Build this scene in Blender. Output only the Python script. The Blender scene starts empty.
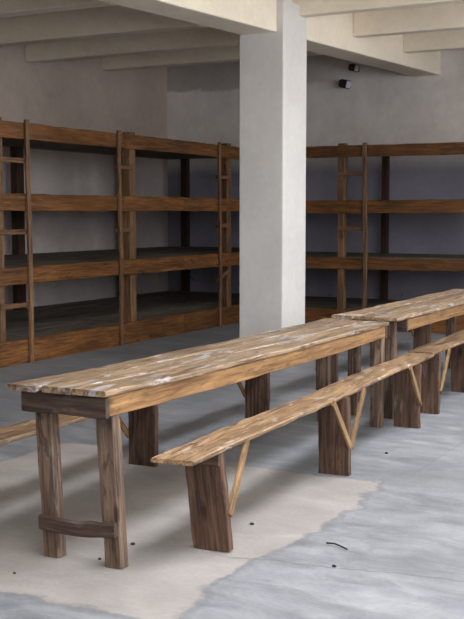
import bpy, math, random
from mathutils import Vector, Matrix
random.seed(7)
S = bpy.context.scene
COL = S.collection
R = math.radians

# ------------------------------------------------------------------ helpers
class MB:
    """collects boards / boxes / cylinders; build() links them as one mesh object"""
    def __init__(s):
        s.v, s.f, s.g, s.t, s.sm = [], [], [], [], []
    def add(s, verts, faces, gr=None, tone=None, smooth=False):
        o = len(s.v)
        s.v += [tuple(v) for v in verts]
        s.f += [tuple(i + o for i in f) for f in faces]
        s.g += gr if gr else [tuple(v) for v in verts]
        s.t += [tone if tone is not None else 0.5] * len(verts)
        s.sm += [smooth] * len(faces)
        return s
    def plank(s, p0, p1, wdir, w, t, n=10, jw=0.003, jt=0.0015, ch=0.004, w1=None, bend=None, endj=0.0, tone=None):
        """sawn board from p0 to p1 (centre line), w wide along wdir, t thick; uneven edges, eased corners.
        gr holds (along, across, thick) in metres for the grain."""
        p0, p1 = Vector(p0), Vector(p1)
        d = p1 - p0; L = d.length; d.normalize()
        W = Vector(wdir); W = (W - d * W.dot(d)).normalized(); N = d.cross(W).normalized()
        w1 = w if w1 is None else w1
        off = (random.uniform(0, 50), random.uniform(0, 50), random.uniform(0, 50))
        tone = random.random() if tone is None else tone
        V, G = [], []
        ch = min(ch, t * .3, w * .3)
        for i in range(n + 1):
            u = i / n
            hw = (w + (w1 - w) * u) / 2
            a, b = hw + random.uniform(-jw, jw), hw + random.uniform(-jw, jw)
            th = t / 2 + random.uniform(-jt, jt) * .5
            c = p0 + d * (L * u)
            if bend: c = c + Vector(bend(u))
            ring = [(-a, -th + ch), (-a + ch, -th), (b - ch, -th), (b, -th + ch), (b, th - ch), (b - ch, th), (-a + ch, th), (-a, th - ch)]
            for (x, z) in ring:
                e = 0.0
                if endj and i in (0, n):
                    e = endj * math.sin(x * 47 + off[0] * 3) + endj * .6 * math.sin(x * 131 + off[1])
                V.append(c + W * x + N * z + d * e)
                G.append((off[0] + L * u, off[1] + x, off[2] + z))
        F = []
        for i in range(n):
            for k in range(8):
                k2 = (k + 1) % 8
                F.append((i * 8 + k, i * 8 + k2, (i + 1) * 8 + k2, (i + 1) * 8 + k))
        F.append(tuple(range(7, -1, -1))); F.append(tuple(n * 8 + k for k in range(8)))
        return s.add(V, F, G, tone)
    def box(s, lo, hi, tone=.5):
        x0, y0, z0 = lo; x1, y1, z1 = hi
        V = [(x0,y0,z0),(x1,y0,z0),(x1,y1,z0),(x0,y1,z0),(x0,y0,z1),(x1,y0,z1),(x1,y1,z1),(x0,y1,z1)]
        F = [(0,3,2,1),(4,5,6,7),(0,1,5,4),(1,2,6,5),(2,3,7,6),(3,0,4,7)]
        return s.add(V, F, None, tone)
    def cyl(s, p0, p1, r0, r1=None, n=16, smooth=True):
        p0, p1 = Vector(p0), Vector(p1); r1 = r0 if r1 is None else r1
        d = (p1 - p0).normalized()
        a = d.orthogonal().normalized(); b = d.cross(a)
        V = []
        for p, r in ((p0, r0), (p1, r1)):
            for k in range(n):
                q = 2 * math.pi * k / n
                V.append(p + a * (r * math.cos(q)) + b * (r * math.sin(q)))
        F = [(k, (k + 1) % n, n + (k + 1) % n, n + k) for k in range(n)]
        o = len(s.sm)
        s.add(V, F + [tuple(range(n - 1, -1, -1)), tuple(range(n, 2 * n))], None, .5, smooth)
        s.sm[-1] = s.sm[-2] = False
        return s
    def build(s, name, mat, parent=None, bevel=0.0, label=None):
        me = bpy.data.meshes.new(name)
        me.from_pydata(s.v, [], s.f)
        a = me.attributes.new('gr', 'FLOAT_VECTOR', 'POINT'); a.data.foreach_set('vector', [c for v in s.g for c in v])
        a = me.attributes.new('tone', 'FLOAT', 'POINT'); a.data.foreach_set('value', s.t)
        me.polygons.foreach_set('use_smooth', s.sm)
        me.materials.append(mat); me.update()
        o = bpy.data.objects.new(name, me); COL.objects.link(o)
        if parent: o.parent = parent
        if label: o['label'] = label
        if bevel:
            m = o.modifiers.new('edge', 'BEVEL'); m.width = bevel; m.segments = 2; m.limit_method = 'ANGLE'
        return o

def thing(name, label, cat, loc=(0, 0, 0), rz=0, group=None):
    o = bpy.data.objects.new(name, None); COL.objects.link(o)
    o.location = loc; o.rotation_euler = (0, 0, rz); o.empty_display_size = .1
    o['label'] = label; o['category'] = cat
    if group: o['group'] = group
    return o
def struct(name, mb, mat, label, parent=None, bevel=0.0):
    o = mb.build(name, mat, parent, bevel)
    o['kind'] = 'structure'
    if label: o['label'] = label
    return o

# ------------------------------------------------------------------ materials
class NT:
    def __init__(s, name):
        s.m = bpy.data.materials.new(name); s.m.use_nodes = True
        s.n = s.m.node_tree.nodes; s.l = s.m.node_tree.links
        s.b = s.n['Principled BSDF']
    def node(s, t, **k):
        o = s.n.new(t)
        for a, v in k.items(): setattr(o, a, v)
        return o
    def link(s, a, b): s.l.new(a, b)
    def put(s, sock, v):
        if isinstance(v, (int, float)): sock.default_value = v
        elif isinstance(v, (tuple, list)): sock.default_value = tuple(v) if len(v) == len(sock.default_value) else tuple(v) + (1,)
        else: s.link(v, sock)
    def mapping(s, vec, scale, loc=(0, 0, 0)):
        o = s.node('ShaderNodeMapping'); s.link(vec, o.inputs[0]); o.inputs['Scale'].default_value = scale; o.inputs['Location'].default_value = loc
        return o.outputs[0]
    def noise(s, vec, scale, detail=4, rough=.55, dist=0):
        o = s.node('ShaderNodeTexNoise'); s.link(vec, o.inputs['Vector'])
        o.inputs['Scale'].default_value = scale; o.inputs['Detail'].default_value = detail
        o.inputs['Roughness'].default_value = rough; o.inputs['Distortion'].default_value = dist
        return o.outputs['Fac']
    def ramp(s, fac, stops):
        o = s.node('ShaderNodeValToRGB'); s.link(fac, o.inputs[0]); e = o.color_ramp.elements
        while len(e) < len(stops): e.new(.5)
        for el, (p, c) in zip(e, stops):
            el.position = p; el.color = (c, c, c, 1) if isinstance(c, (int, float)) else tuple(c) + (1,)
        return o.outputs[0]
    def mix(s, fac, a, b, mode='MIX'):
        o = s.node('ShaderNodeMix', data_type='RGBA', blend_type=mode)
        s.put(o.inputs[0], fac); s.put(o.inputs[6], a); s.put(o.inputs[7], b)
        return o.outputs[2]
    def math(s, op, a, b=0.0, c=None):
        o = s.node('ShaderNodeMath', operation=op); s.put(o.inputs[0], a); s.put(o.inputs[1], b)
        if c is not None: s.put(o.inputs[2], c)
        return o.outputs[0]
    def step(s, v, lo, hi):
        o = s.node('ShaderNodeMapRange', interpolation_type='SMOOTHSTEP'); s.put(o.inputs[0], v)
        o.inputs[1].default_value = lo; o.inputs[2].default_value = hi
        return o.outputs[0]
    def finish(s, color, rough=.6, bump=None, strength=.3, dist=.01, spec=.5):
        s.put(s.b.inputs['Base Color'], color); s.put(s.b.inputs['Roughness'], rough)
        s.b.inputs['Specular IOR Level'].default_value = spec
        if bump is not None:
            o = s.node('ShaderNodeBump'); o.inputs['Strength'].default_value = strength; o.inputs['Distance'].default_value = dist
            s.link(bump, o.inputs['Height']); s.link(o.outputs[0], s.b.inputs['Normal'])
        return s.m

def wood(name, dark, mid, light, wear=None, wear_lo=.56, wear_hi=.66, wear_amt=.8, crack=.7, rough=.62, spec=.35, vary=.35, wsc=(2.2, 9, 9), knots=.8, strength=.45, blot=0, bsc=(6, 16, 16)):
    n = NT(name)
    g = n.node('ShaderNodeAttribute', attribute_name='gr').outputs['Vector']
    tone = n.node('ShaderNodeAttribute', attribute_name='tone').outputs['Fac']
    grain = n.noise(n.mapping(g, (1.3, 24, 24)), 1.6, 6, .6, 1.2)
    c = n.ramp(grain, [(.35, dark), (.5, mid), (.65, light)])
    fine = n.noise(n.mapping(g, (3.0, 130, 130)), 1.5, 3, .6, .3)
    c = n.mix(.55, c, n.ramp(fine, [(.3, .45), (.62, 1.0)]), 'MULTIPLY')
    # knots
    vo = n.node('ShaderNodeTexVoronoi'); n.link(n.mapping(g, (2.6, 7.5, 7.5)), vo.inputs['Vector']); vo.inputs['Scale'].default_value = 1.0
    kn = n.step(vo.outputs['Distance'], .17, .07)
    c = n.mix(n.math('MULTIPLY', kn, knots), c, tuple(x * .35 for x in dark))
    # broad staining along the board
    br = n.noise(n.mapping(g, (1.6, 5, 5)), 1.3, 4, .6, .5)
    c = n.mix(.8, c, n.ramp(br, [(.3, .52), (.65, 1.1)]), 'MULTIPLY')
    if wear:
        wn = n.noise(n.mapping(g, wsc), 1.7, 5, .62, .8)
        wm = n.step(wn, wear_lo, wear_hi)
        c = n.mix(n.math('MULTIPLY', wm, wear_amt), c, wear)
    if blot:
        bn = n.noise(n.mapping(g, bsc, (9, 4, 1)), 1.3, 5, .65, .9)
        c = n.mix(n.math('MULTIPLY', n.step(bn, .55, .66), blot), c, tuple(x * .55 for x in dark))
    # long drying cracks
    ck = n.noise(n.mapping(g, (1.0, 46, 46), (3, 1, 2)), 1.0, 3, .5, .5)
    cm = n.step(ck, .70, .76) if crack > 0 else None
    if cm is not None:
        c = n.mix(n.math('MULTIPLY', cm, crack), c, tuple(x * .22 for x in dark))
    tv = n.math('ADD', 1 - vary * .5, n.math('MULTIPLY', tone, vary))
    cmb = n.node('ShaderNodeCombineColor'); [n.link(tv, cmb.inputs[i]) for i in range(3)]
    c = n.mix(1.0, c, cmb.outputs[0], 'MULTIPLY')
    h = n.math('ADD', n.math('MULTIPLY', grain, .6), n.math('MULTIPLY', fine, .4))
    if cm is not None: h = n.math('SUBTRACT', h, cm)
    return n.finish(c, rough, h, strength, .004, spec)

def plain(name, col, rough=.5, spec=.5, metal=0):
    n = NT(name); n.b.inputs['Metallic'].default_value = metal
    p = n.node('ShaderNodeTexCoord').outputs['Object']
    v = n.noise(p, 60, 3)
    return n.finish(n.mix(.25, col, n.ramp(v, [(.3, .6), (.7, 1.2)]), 'MULTIPLY'), rough, None, spec=spec)

M_TOP = wood('worn_tabletop_wood', (.10, .06, .037), (.30, .20, .122), (.43, .315, .21), wear=(.42, .415, .44), wear_lo=.56, wear_hi=.63, wear_amt=.65, rough=.48, spec=.45, wsc=(2.2, 6.5, 6.5), vary=.3, blot=.9, bsc=(8, 24, 24), crack=.9)
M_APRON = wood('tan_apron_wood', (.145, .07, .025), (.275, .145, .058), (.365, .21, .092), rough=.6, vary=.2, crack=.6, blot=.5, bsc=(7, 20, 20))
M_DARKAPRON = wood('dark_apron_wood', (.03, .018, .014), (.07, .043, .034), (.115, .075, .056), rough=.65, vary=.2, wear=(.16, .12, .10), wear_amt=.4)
M_LEG = wood('weathered_leg_wood', (.06, .036, .025), (.16, .104, .073), (.26, .178, .125), wear=(.27, .235, .21), wear_lo=.6, wear_hi=.72, wear_amt=.5, rough=.65, blot=.7, bsc=(5, 14, 14))
M_SEAT = wood('worn_seat_wood', (.105, .058, .03), (.265, .158, .083), (.40, .265, .155), wear=(.47, .40, .35), wear_lo=.56, wear_hi=.65, wear_amt=.65, rough=.48, spec=.45, wsc=(3, 13, 13), blot=.9, bsc=(6, 22, 22), crack=.9)
M_BLEG = wood('dark_bench_leg_wood', (.036, .018, .012), (.095, .05, .032), (.155, .088, .056), wear=(.21, .19, .18), wear_lo=.6, wear_hi=.74, wear_amt=.5, rough=.65, blot=.5)
M_BRACE = wood('pale_brace_wood', (.16, .085, .034), (.31, .18, .08), (.42, .27, .135), rough=.6, blot=.4)
M_BUNK = wood('brown_bunk_board_wood', (.065, .024, .007), (.160, .064, .017), (.245, .105, .032), rough=.6, vary=.5, crack=.5, blot=.5, bsc=(4, 12, 12))
M_POST = wood('brown_bunk_post_wood', (.07, .034, .016), (.17, .088, .043), (.26, .145, .075), rough=.6, vary=.4, blot=.4)
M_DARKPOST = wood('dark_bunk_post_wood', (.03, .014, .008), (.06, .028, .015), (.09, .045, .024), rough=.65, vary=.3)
M_DECK = wood('grey_bunk_deck_wood', (.09, .072, .055), (.20, .163, .128), (.30, .255, .21), rough=.7, vary=.5)

def make_floor():
    n = NT('stained_concrete_floor')
    p = n.node('ShaderNodeTexCoord').outputs['Object']
    big = n.noise(p, .9, 6, .62, .4); midn = n.noise(n.mapping(p, (1, 1.8, 1)), 3.2, 6, .65, .8); fin = n.noise(p, 45, 4, .6)
    streak = n.noise(n.mapping(p, (1.2, 5.0, 1)), 1.5, 5, .6, .7)
    c = n.ramp(midn, [(.28, (.150, .160, .180)), (.5, (.215, .224, .247)), (.74, (.29, .297, .32))])
    c = n.mix(.7, c, n.ramp(big, [(.32, .62), (.62, 1.08)]), 'MULTIPLY')
    c = n.mix(.55, c, n.ramp(streak, [(.35, .7), (.6, 1.06)]), 'MULTIPLY')
    # drier, dustier slab section under the near table: ragged rectangle
    sx = n.node('ShaderNodeSeparateXYZ'); n.link(p, sx.inputs[0]); X, Y = sx.outputs[0], sx.outputs[1]
    wob = n.math('MULTIPLY', n.math('SUBTRACT', n.noise(p, 2.1, 5, .6), .5), .55)
    wob2 = n.math('MULTIPLY', n.math('SUBTRACT', n.noise(n.mapping(p, (1, 1, 1), (7, 3, 0)), 2.4, 5, .6), .5), .4)
    dx = n.math('SUBTRACT', n.math('ABSOLUTE', n.math('ADD', n.math('ADD', X, 3.26), wob)), 1.13)
    dy = n.math('SUBTRACT', n.math('ABSOLUTE', n.math('ADD', n.math('SUBTRACT', Y, 4.50), wob2)), 1.20)
    d = n.math('MAXIMUM', dx, dy)
    inside = n.step(d, .008, -.008)
    dust = n.ramp(n.noise(n.mapping(p, (1, 1.4, 1)), 2.4, 5, .6, .5), [(.3, (.245, .222, .208)), (.7, (.34, .312, .296))])
    c = n.mix(n.math('MULTIPLY', inside, .82), c, dust)
    rim = n.math('MULTIPLY', n.step(d, -.03, .0), n.step(d, .06, .02))
    c = n.mix(n.math('MULTIPLY', rim, .35), c, (.12, .12, .125))
    # damp dark streak past the far edge of that section, and slab joints
    def line(v, at, w, wobble=.05):
        q = n.math('ABSOLUTE', n.math('ADD', n.math('SUBTRACT', v, at), n.math('MULTIPLY', n.math('SUBTRACT', n.noise(p, 3, 5, .6), .5), wobble)))
        return n.step(q, w, w * .3)
    damp = n.math('MULTIPLY', line(Y, 5.95, .26, .5), n.step(X, -2.35, -2.1))
    c = n.mix(n.math('MULTIPLY', damp, .45), c, (.15, .165, .175))
    jl = n.math('MULTIPLY', line(n.math('SUBTRACT', Y, n.math('MULTIPLY', n.math('ADD', X, 2.3), .18)), 4.13, .013, .10), n.step(X, -2.36, -2.25))
    c = n.mix(n.math('MULTIPLY', jl, .5), c, (.12, .12, .12))
    for ax, at in ((Y, 7.5), (Y, 9.7), (X, -2.05), (X, -4.4), (X, -6.2)):
        c = n.mix(n.math('MULTIPLY', n.math('MULTIPLY', line(ax, at, .014, .06), .3), n.step(Y, 5.7, 6.2)), c, (.13, .13, .13))
    c = n.mix(.3, c, n.ramp(fin, [(.3, .75), (.65, 1.08)]), 'MULTIPLY')
    rough = n.step(n.math('ADD', midn, n.math('MULTIPLY', inside, .25)), -.1, 1.1)
    h = n.math('ADD', midn, n.math('MULTIPLY', fin, .4))
    h = n.math('SUBTRACT', h, n.math('MULTIPLY', jl, .5))
    return n.finish(c, n.math('ADD', .38, n.math('MULTIPLY', rough, .35)), h, .22, .01, .4)

def make_wall(name, upper, lower, split=2.32, stain=False):
    n = NT(name)
    p = n.node('ShaderNodeTexCoord').outputs['Object']
    sx = n.node('ShaderNodeSeparateXYZ'); n.link(p, sx.inputs[0])
    bl = n.noise(p, 1.4, 6, .62, .4); fi = n.noise(p, 9, 5, .6)
    z = n.math('ADD', sx.outputs[2], n.math('MULTIPLY', n.math('SUBTRACT', fi, .5), .02))
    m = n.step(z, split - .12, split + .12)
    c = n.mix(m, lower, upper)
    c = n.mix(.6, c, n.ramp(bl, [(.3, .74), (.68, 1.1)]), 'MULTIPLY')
    c = n.mix(.35, c, n.ramp(fi, [(.3, .8), (.7, 1.08)]), 'MULTIPLY')
    # scuffs and flaked plaster low down
    fl = n.math('MULTIPLY', n.step(n.noise(p, 5, 5, .65), .63, .68), n.step(sx.outputs[2], .9, .3))
    c = n.mix(n.math('MULTIPLY', fl, .5), c, (.03, .03, .035))
    if stain:
        rz = n.math('ADD', sx.outputs[2], n.math('MULTIPLY', n.math('SUBTRACT', n.noise(p, 1.8, 5, .6), .5), .5))
        st = n.math('MULTIPLY', n.step(rz, 3.44, 3.52), n.step(sx.outputs[0], -6.3, -7.6))
        c = n.mix(n.math('MULTIPLY', st, .42), c, (.14, .105, .09))
    return n.finish(c, .85, n.math('ADD', bl, fi), .2, .01, .2)

M_FLOOR = make_floor()
M_WALL = make_wall('grey_limewashed_wall', (.50, .42, .37), (.60, .53, .50))
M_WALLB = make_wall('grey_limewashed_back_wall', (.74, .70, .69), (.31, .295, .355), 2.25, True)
M_WALLP = make_wall('pale_limewashed_wall', (.62, .59, .54), (.5, .5, .5), 1.2)
def make_cream(name, col):
    n = NT(name); p = n.node('ShaderNodeTexCoord').outputs['Object']
    a = n.noise(p, 1.6, 5, .6, .3); b = n.noise(p, 14, 5, .6)
    c = n.mix(.5, col, n.ramp(a, [(.3, .82), (.7, 1.06)]), 'MULTIPLY')
    c = n.mix(.35, c, n.ramp(b, [(.3, .85), (.7, 1.06)]), 'MULTIPLY')
    return n.finish(c, .8, n.math('ADD', a, b), .12, .008, .25)
M_CREAM = make_cream('cream_limewashed_beam', (.83, .745, .62))
M_PILLAR = make_cream('white_limewashed_pillar', (.655, .638, .628))
M_CEIL = make_cream('cream_limewashed_ceiling', (.76, .69, .59))
M_BLACK = plain('black_metal', (.02, .02, .024), .45)
M_LENS = plain('pale_lamp_glass', (.62, .56, .66), .25, .6)
M_DEBRIS = plain('dark_debris', (.035, .03, .028), .8, .2)
M_WINFRAME = plain('white_painted_frame', (.6, .6, .58), .5)

# ------------------------------------------------------------------ the room
XL, XR, YF, YB, ZC = -9.6, 1.9, -3.2, 15.3, 4.1
struct('floor', MB().box((XL - .3, YF - .3, -.2), (XR + .3, YB + .3, 0)), M_FLOOR, 'worn grey concrete floor with a drier beige section')
SX0, SX1, SY0, SY1 = -1.5, -.3, 1.5, 12.5      # long roof light over the open side of the hall
mb = MB().box((XL - .3, YF - .3, ZC), (SX0, YB + .3, ZC + .2)).box((SX1, YF - .3, ZC), (XR + .3, YB + .3, ZC + .2))
mb.box((SX0, YF - .3, ZC), (SX1, SY0, ZC + .2)).box((SX0, SY1, ZC), (SX1, YB + .3, ZC + .2))
struct('ceiling', mb, M_CEIL, 'cream limewashed ceiling')
struct('wall_left', MB().box((XL - .3, YF - .3, 0), (XL, YB + .3, ZC)), M_WALL, 'grey limewashed wall behind the long bunk row')
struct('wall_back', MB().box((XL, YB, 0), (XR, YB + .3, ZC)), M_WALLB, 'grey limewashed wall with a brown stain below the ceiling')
struct('wall_front', MB().box((XL, YF - .3, 0), (XR, YF, ZC)), M_WALLP, 'pale limewashed wall')
# right wall with daylight windows
WIN = [(-2.0, .6), (2.2, 4.2), (5.6, 7.0), (9.3, 10.3), (12.2, 13.2)]
WZ0, WZ1 = 1.4, 3.5
mb = MB(); y = YF
for a, b in WIN:
    mb.box((XR, y, 0), (XR + .3, a, ZC)); mb.box((XR, a, 0), (XR + .3, b, WZ0)); mb.box((XR, a, WZ1), (XR + .3, b, ZC)); y = b
mb.box((XR, y, 0), (XR + .3, YB, ZC))
struct('wall_right', mb, M_WALLP, 'pale limewashed window wall')
for i, (a, b) in enumerate(WIN):
    mb = MB(); x0, x1 = XR + .12, XR + .19; w = .06
    mb.box((x0, a, WZ0), (x1, b, WZ0 + w)).box((x0, a, WZ1 - w), (x1, b, WZ1)).box((x0, a, WZ0), (x1, a + w, WZ1)).box((x0, b - w, WZ0), (x1, b, WZ1))
    c = (a + b) / 2; mb.box((x0, c - .03, WZ0), (x1, c + .03, WZ1)); mb.box((x0, a, 2.5), (x1, b, 2.55))
    struct('window_%d' % (i + 1), mb, M_WINFRAME, 'white framed window letting in daylight')

mb = MB()
for k in range(6):
    yk = SY0 + (SY1 - SY0) * k / 5
    mb.box((SX0, yk - .03, ZC + .1), (SX1, yk + .03, ZC + .16))
for xk in (SX0, SX1): mb.box((xk - .04, SY0, ZC + .2), (xk + .04, SY1, ZC + .26))
struct('window_6', mb, M_WINFRAME, 'long roof light framed in white')

# pillar, main beam, cross beams
struct('pillar', MB().box((-5.35, 9.93, 0), (-4.84, 10.5, 3.7)), M_PILLAR, 'square white limewashed pillar under the main beam', bevel=.012)
def zb(y): return 3.37 + .0296 * (y - 9.9)
mb = MB()
V = []
for y in (YF, YB):
    for x, z in ((-5.33, zb(y)), (-4.92, zb(y)), (-4.92, ZC), (-5.33, ZC)): V.append((x, y, z))
mb.add(V, [(3, 2, 1, 0), (4, 5, 6, 7), (0, 1, 5, 4), (1, 2, 6, 5), (2, 3, 7, 6), (3, 0, 4, 7)])
struct('main_ceiling_beam', mb, M_CREAM, 'long cream ceiling beam carried by the white pillar', bevel=.015)
LEFT_BEAMS = ((7.2, 3.57), (8.67, 3.57), (10.25, 3.58), (11.66, 3.59), (13.45, 3.685))
RIGHT_BEAMS = ((7.2, 3.57), (8.67, 3.57), (10.3, 3.585), (11.95, 3.61), (13.68, 3.65))
for beams, xa, xb, th in ((LEFT_BEAMS, XL, -5.33, .2), (RIGHT_BEAMS, -4.92, XR, .15)):
    for yn, z in beams:
        o = struct('cross_beam', MB().box((xa, yn, z), (xb, yn + th, ZC)), M_CREAM, None, bevel=.012)
        o['label'] = 'cream ceiling cross beam'

# ------------------------------------------------------------------ tables
def table(label, loc, rz, L, zt, dz, sag, lean, legs_v, outer_legs, w=.51, inr=.062, inl=.062, rails=()):
    """local x across, y along, near end at y=0"""
    t = thing('trestle_table', label, 'table', loc, rz, 'long plank tables')
    def top(u): return zt + dz * u - sag * math.sin(math.pi * u)
    # tabletop: three planks in one mesh
    mb = MB(); n = 26; th = .027
    xs = [(-w/2, -.087), (-.080, .080), (.087, w/2)]
    for k, (a, b) in enumerate(xs):
        ph = random.uniform(0, 6)
        mb.plank(((a + b) / 2, [-.02, .012, 0][k], zt - th/2 + random.uniform(-.002, .002)), ((a + b) / 2, L + random.uniform(-.015, .015), zt - th/2), (1, 0, 0), b - a, th, n, .004, .003, .006,
                 bend=lambda u, ph=ph: (0, 0, dz * u - sag * math.sin(math.pi * u) + .0025 * math.sin(u * 17 + ph)), endj=.009)
    mb.build('tabletop', M_TOP, t)
    ah = .088
    v0, v1 = (.05, L - .05) if not outer_legs else (.26, L - .2)
    for sx in (1, -1):
        x = w/2 - .022 if sx > 0 else -(w/2 - (.022 if outer_legs else .072))
        ua, ub = v0 / L, v1 / L
        MB().plank((x, v0, zt - th - ah/2 - .001), (x, v1, zt - th - ah/2 - .001), (0, 0, 1), ah, .026, 18, .003, .001, .004,
                   bend=lambda u: (0, 0, (top(ua + (ub - ua) * u) - zt))).build('side_apron', M_APRON, t, label='orange tan side board under the tabletop')
    for e, vv in enumerate((v0 - .016, v1 + .016)):
        ze = top(vv / L) - th - ah/2 - .004
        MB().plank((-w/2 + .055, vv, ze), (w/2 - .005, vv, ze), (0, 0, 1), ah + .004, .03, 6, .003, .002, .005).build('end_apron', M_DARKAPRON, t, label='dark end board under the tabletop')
    for e, vv in enumerate(legs_v):
        for sx in (1, -1):
            x = (w/2 - inr) if sx > 0 else -(w/2 - (inl if e == 0 else .035))
            zt_leg = top(vv / L) - th - (.0 if outer_legs else .004)
            ln = lean if e == 0 else 0
            xx = x
            MB().plank((xx + ln, vv, 0), (xx, vv, zt_leg), (1, 0, 0), .088, .06, 9, .003, .002, .006, w1=.094).build('leg', M_LEG, t)
        sv = vv - .046 if e == 0 else vv + .046
        xr, xl = w/2 - inr, w/2 - (inl if e == 0 else .035)
        MB().plank((-xl - .035 + lean * .7, sv, .165), (xr + .04 + lean * .7, sv, .178), (0, 0, 1), .066, .028, 6, .004, .002, .007,
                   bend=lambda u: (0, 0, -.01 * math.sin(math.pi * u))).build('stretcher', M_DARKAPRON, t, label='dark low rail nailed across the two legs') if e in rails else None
    return t
table('long plank table nearest the camera, pale worn top, standing on the beige floor section', (-2.875, 3.655, 0), R(1.2), 3.63, .792, -.03, .012, .045, (.11, 3.56), False, inl=.118, rails=(0,))
table('second plank table butted against the far end of the nearest table', (-2.915, 7.36, 0), R(.55), 3.11, .782, 0, .004, 0, (.2, 2.95), True, inr=.125, inl=.10, )

# ------------------------------------------------------------------ benches
def bench(label, loc, rz, L, zt, legs, w=.205, lx=.02, bs=1):
    lx0 = lx
    """legs: (v, lean_x, forward_brace, backward_brace, cleat)"""
    b = thing('plank_bench', label, 'bench', loc, rz, 'plank benches along the tables')
    th = .023
    mb = MB(); ph = random.uniform(0, 6)
    mb.plank((0, 0, zt - th/2), (0, L, zt - th/2), (1, 0, 0), w, th, 30, .006, .003, .006,
             bend=lambda u: (.004 * math.sin(u * 9 + ph), 0, .003 * math.sin(u * 13 + ph) - .004 * math.sin(math.pi * u)), endj=.012)
    mb.build('seat', M_SEAT, b)
    for (v, ln, fw, bw, cl, *ox) in legs:
        lx = ox[0] if ox else lx0
        lt = .045
        zl = zt - th - .002
        lg = MB()
        lg.plank((lx + ln, v, 0), (lx, v, zl), (1, 0, 0), .190, lt, 8, .003, .0015, .005, w1=.192)
        lg.build('leg', M_BLEG, b)
        if cl:
            MB().plank((lx - .095, v - lt/2 - .009, zl - .032), (lx + .095, v - lt/2 - .009, zl - .032), (0, 0, 1), .062, .018, 4, .002, .001, .003).build('cleat', M_BLEG, b, label='small dark board nailed across the top of the leg')
        for s, on in ((1, fw), (-1, bw)):
            if on:
                xb = lx + bs * .100
                MB().plank((xb + ln * .6, v + s * .004, .17), (xb - bs * .004, v + s * .27, zt - .012), (0, 1, 0), .038, .018, 6, .002, .001, .003).build('brace', M_BRACE, b, label='pale diagonal brace from leg to seat')
    return b
bench('plank bench with ragged near end, nearest the camera, beside the nearest table', (-2.405, 3.87, 0), R(3.0), 3.88, .488,
      [(.31, .05, True, False, True, -.014), (1.90, .01, True, True, False, .034), (3.44, 0, False, True, False, .03)])
bench('plank bench beyond the nearest one, running out of the picture beside the second table', (-2.615, 7.78, 0), R(2.4), 2.1, .492,
      [(.12, 0, True, False, False), (1.2, 0, False, True, False), (1.95, 0, False, True, False)])
bench('plank bench behind the nearest table, seat showing past the table legs', (-3.50, 3.50, 0), R(2.4), 4.35, .45,
      [(.3, 0, True, False, False), (1.92, 0, True, True, False), (3.58, 0, False, True, False)], lx=-.005, bs=-1)
bench('plank bench on the pillar side of the second table, mostly hidden under its top', (-3.72, 8.1, 0), R(2.4), 3.75, .45,
      [(.42, 0, True, False, False), (1.95, 0, True, True, False), (3.35, 0, False, True, False)], bs=-1)

# ------------------------------------------------------------------ bunk rows
TL = [(0.0, .25), (.815, .99), (1.56, 1.735), (2.285, 2.45)]
def bunk_row(label, loc, rz, run, depth, posts, seams, back_posts, ladders, tiers, pw=.125):
    """local: y runs along the row, +x is the open front (x=0 front face), -x towards the wall"""
    b = thing('bunk_bed_row', label, 'bunk bed', loc, rz, 'three tier wooden bunk rows')
    y0, y1 = run
    bt = .036
    for (za, zc) in tiers:
        for a, c in zip(seams[:-1], seams[1:]):
            h = zc - za
            MB().plank((-bt/2, a + .002, (za + zc)/2), (-bt/2, c - .002, (za + zc)/2 + random.uniform(-.006, .006)), (0, 0, 1), h, bt, 12, .004, .002, .005).build('front_board', M_BUNK, b)
        # deck of loose boards, one per tier
        mb = MB(); dx = -bt - .004; nb = 9; bw = (depth + dx) / nb
        for k in range(nb):
            xk = dx - bw * (k + .5)
            mb.plank((xk, y0, zc - .022), (xk, y1, zc - .022 + random.uniform(-.003, .003)), (1, 0, 0), bw - .006, .026, 6, .002, .002, .003)
        mb.build('bed_deck', M_DECK, b)
    for p in posts:
        MB().plank((-bt - .055, p, 0), (-bt - .055, p, tiers[-1][1] + .035), (0, 1, 0), pw, .11, 10, .002, .002, .006).build('post', M_POST, b)
    for (p, w, hh) in back_posts:
        px = -depth + .1 if p < 15 else -2.05
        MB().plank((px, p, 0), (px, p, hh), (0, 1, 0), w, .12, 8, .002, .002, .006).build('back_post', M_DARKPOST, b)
    for (yr, yp, rungs) in ladders:
        rail = MB().plank((.019, yr, 0), (.019, yr, tiers[-1][1] + .03), (0, 1, 0), .054, .034, 14, .002, .001, .005,
                          bend=lambda u: (0, .012 * math.sin(u * 5), 0)).build('ladder_rail', M_POST, b)
        s = 1 if yp > yr else -1
        for (z, dz_) in rungs:
            MB().plank((-.018, yr - s * .02, z), (-.018, yp + s * .06, z + dz_), (0, 0, 1), .05, .034, 4, .002, .001, .004).build('rung', M_POST, rail)
    return b
bunk_row('long three tier brown bunk row along the side wall, with three ladders', (-7.1, 0, 0), 0, (6.0, 15.2), 2.4,
         [6.1, 8.24, 10.60, 12.96], [6.0, 8.16, 10.36, 11.7, 13.2], [(8.9, .14, 2.45), (11.22, .14, 2.45), (13.74, .18, 2.45), (15.12, .1, 2.45)],
         [(8.62, 8.25, [(2.07, 0), (1.35, .0), (.60, .01)]), (10.25, 10.5, [(2.07, 0), (1.34, 0)]), (12.60, 12.85, [(2.02, 0), (1.36, .01), (.62, .14)])], TL)
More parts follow.
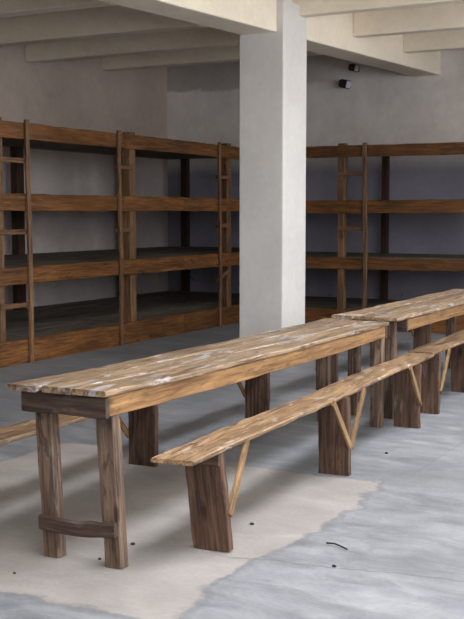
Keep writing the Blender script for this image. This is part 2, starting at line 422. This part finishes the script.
# second row: along the back wall; local y -> world +x mirrored so that the open front faces the tables
TR = [(0.0, .25), (.795, .947), (1.53, 1.705), (2.268, 2.42)]
bunk_row('three tier brown bunk row along the back wall, with one ladder', (-7.1, 13.2, 0), R(-90), (.02, 4.0), 2.0,
         [.1, 1.505, 3.85], [0.0, 1.9, 4.0], [(1.43, .085, 2.46), (3.8, .12, 2.42)],
         [(1.87, 1.535, [(2.05, 0), (1.33, .0)])], TR, .095)

# ------------------------------------------------------------------ spotlights on the back wall
def spotlight(label, x, z, yaw, s):
    t = thing('spotlight', label, 'spotlight', (x, YB, z), 0, 'black spotlights under the beam')
    MB().box((-.04, -.012, -.05), (.04, 0, .05)).build('wall_plate', M_BLACK, t, .004)
    MB().cyl((0, -.01, 0), (0, -.13, 0), .014).build('bracket', M_BLACK, t)
    d = Vector((math.sin(yaw), -math.cos(yaw), -.25)).normalized()
    c = Vector((0, -.17, 0)); r = d.cross(Vector((0, 0, 1))).normalized(); u = r.cross(d)
    mb = MB(); V = []
    for q, k in ((-.07, .62), (-.02, 1), (.075, 1.04)):
        for a, e in ((-1, -1), (1, -1), (1, 1), (-1, 1)): V.append(c + d * q * s + r * (a * .075 * k * s) + u * (e * .062 * k * s))
    F = [(0, 1, 2, 3), (11, 10, 9, 8)] + [(j * 4 + i, j * 4 + 4 + i, j * 4 + 4 + (i + 1) % 4, j * 4 + (i + 1) % 4) for j in (0, 1) for i in range(4)]
    h = mb.add(V, F).build('housing', M_BLACK, t, .006)
    mb = MB(); c2 = c + d * (.077 * s); V = []
    for q in (0, .006):
        for a, e in ((-1, -1), (1, -1), (1, 1), (-1, 1)): V.append(c2 + d * q + r * (a * .062 * s) + u * (e * .05 * s))
    mb.add(V, [(3, 2, 1, 0), (4, 5, 6, 7)] + [(i, (i + 1) % 4, 4 + (i + 1) % 4, 4 + i) for i in range(4)]).build('lens', M_LENS, t, label='pale glass front')
    return t
spotlight('lower black spotlight on the back wall, hanging below the beam', -6.36, 3.47, R(84), 1.0)
spotlight('higher black spotlight tucked close under the long beam', -6.22, 3.70, R(84), .85)

# ------------------------------------------------------------------ bits on the floor
tw = MB(); pts = [(-1.96, 4.505, .006), (-1.92, 4.50, .011), (-1.88, 4.485, .009), (-1.84, 4.465, .006)]
for a, c in zip(pts[:-1], pts[1:]): tw.cyl(a, c, .004, .0035, 8)
o = tw.build('twig', M_DEBRIS); o['label'] = 'short dark twig lying on the open grey floor'; o['category'] = 'twig'
def crumb(x, y, r, label):
    mb = MB(); V, F = [], []; nr, ns = 4, 8
    for i in range(nr + 1):
        for k in range(ns):
            a = math.pi * i / nr; q = 2 * math.pi * k / ns
            rr = r * random.uniform(.45, .8)
            V.append((rr * 1.3 * math.sin(a) * math.cos(q), rr * math.sin(a) * math.sin(q), r * .45 - r * .45 * math.cos(a)))
    for i in range(nr):
        for k in range(ns): F.append((i * ns + k, i * ns + (k + 1) % ns, (i + 1) * ns + (k + 1) % ns, (i + 1) * ns + k))
    o = mb.add(V, F).build('floor_crumb', M_DEBRIS); o.location = (x, y, 0)
    o['label'] = label; o['category'] = 'crumb'; o['group'] = 'dark crumbs on the floor'
crumb(-1.80, 4.22, .013, 'dark crumb by the floor crack below the twig')
crumb(-2.41, 4.61, .014, 'dark crumb beside the nearest bench leg, under its brace')
crumb(-2.75, 4.06, .014, 'dark crumb just behind the nearest table\'s lit leg')
crumb(-2.76, 3.81, .011, 'dark crumb between the two nearest table legs')
crumb(-2.97, 3.48, .010, 'dark crumb near the beige section\'s near edge, in front of the table')
crumb(-2.38, 6.42, .013, 'dark crumb on the floor between the nearest bench\'s last two legs')

# ------------------------------------------------------------------ daylight
W = bpy.data.worlds.new('sky'); S.world = W; W.use_nodes = True
bg = W.node_tree.nodes['Background']
bg.inputs[0].default_value = (.955, .975, 1.0, 1); bg.inputs[1].default_value = 9.0
for i, (a, b) in enumerate(WIN):
    l = bpy.data.lights.new('window_portal', 'AREA'); l.shape = 'RECTANGLE'; l.size = b - a; l.size_y = WZ1 - WZ0
    l.cycles.is_portal = True
    o = bpy.data.objects.new('window_portal', l); COL.objects.link(o)
    o.location = (XR + .25, (a + b) / 2, (WZ0 + WZ1) / 2); o.rotation_euler = (R(90), 0, R(90))

l = bpy.data.lights.new('roof_light_portal', 'AREA'); l.shape = 'RECTANGLE'; l.size = SX1 - SX0; l.size_y = SY1 - SY0; l.cycles.is_portal = True
o = bpy.data.objects.new('roof_light_portal', l); COL.objects.link(o)
o.location = ((SX0 + SX1) / 2, (SY0 + SY1) / 2, ZC + .19)

# ------------------------------------------------------------------ camera
cd = bpy.data.cameras.new('camera'); cam = bpy.data.objects.new('camera', cd); COL.objects.link(cam)
cd.sensor_fit = 'VERTICAL'; cd.sensor_height = 36; cd.lens = 36 * 1070 / 619
psi, th = R(28.690362), R(5.206499)
cam.location = (0, 0, 1.55)
cam.rotation_euler = (R(90) - th, 0, psi)
cd.clip_end = 200
S.camera = cam
S.view_settings.view_transform = 'Standard'; S.view_settings.look = 'None'
S.view_settings.gamma = 1; S.view_settings.use_curve_mapping = False
S.view_settings.exposure = .85
S.cycles.max_bounces = 10; S.cycles.diffuse_bounces = 8
S.cycles.use_denoising = True
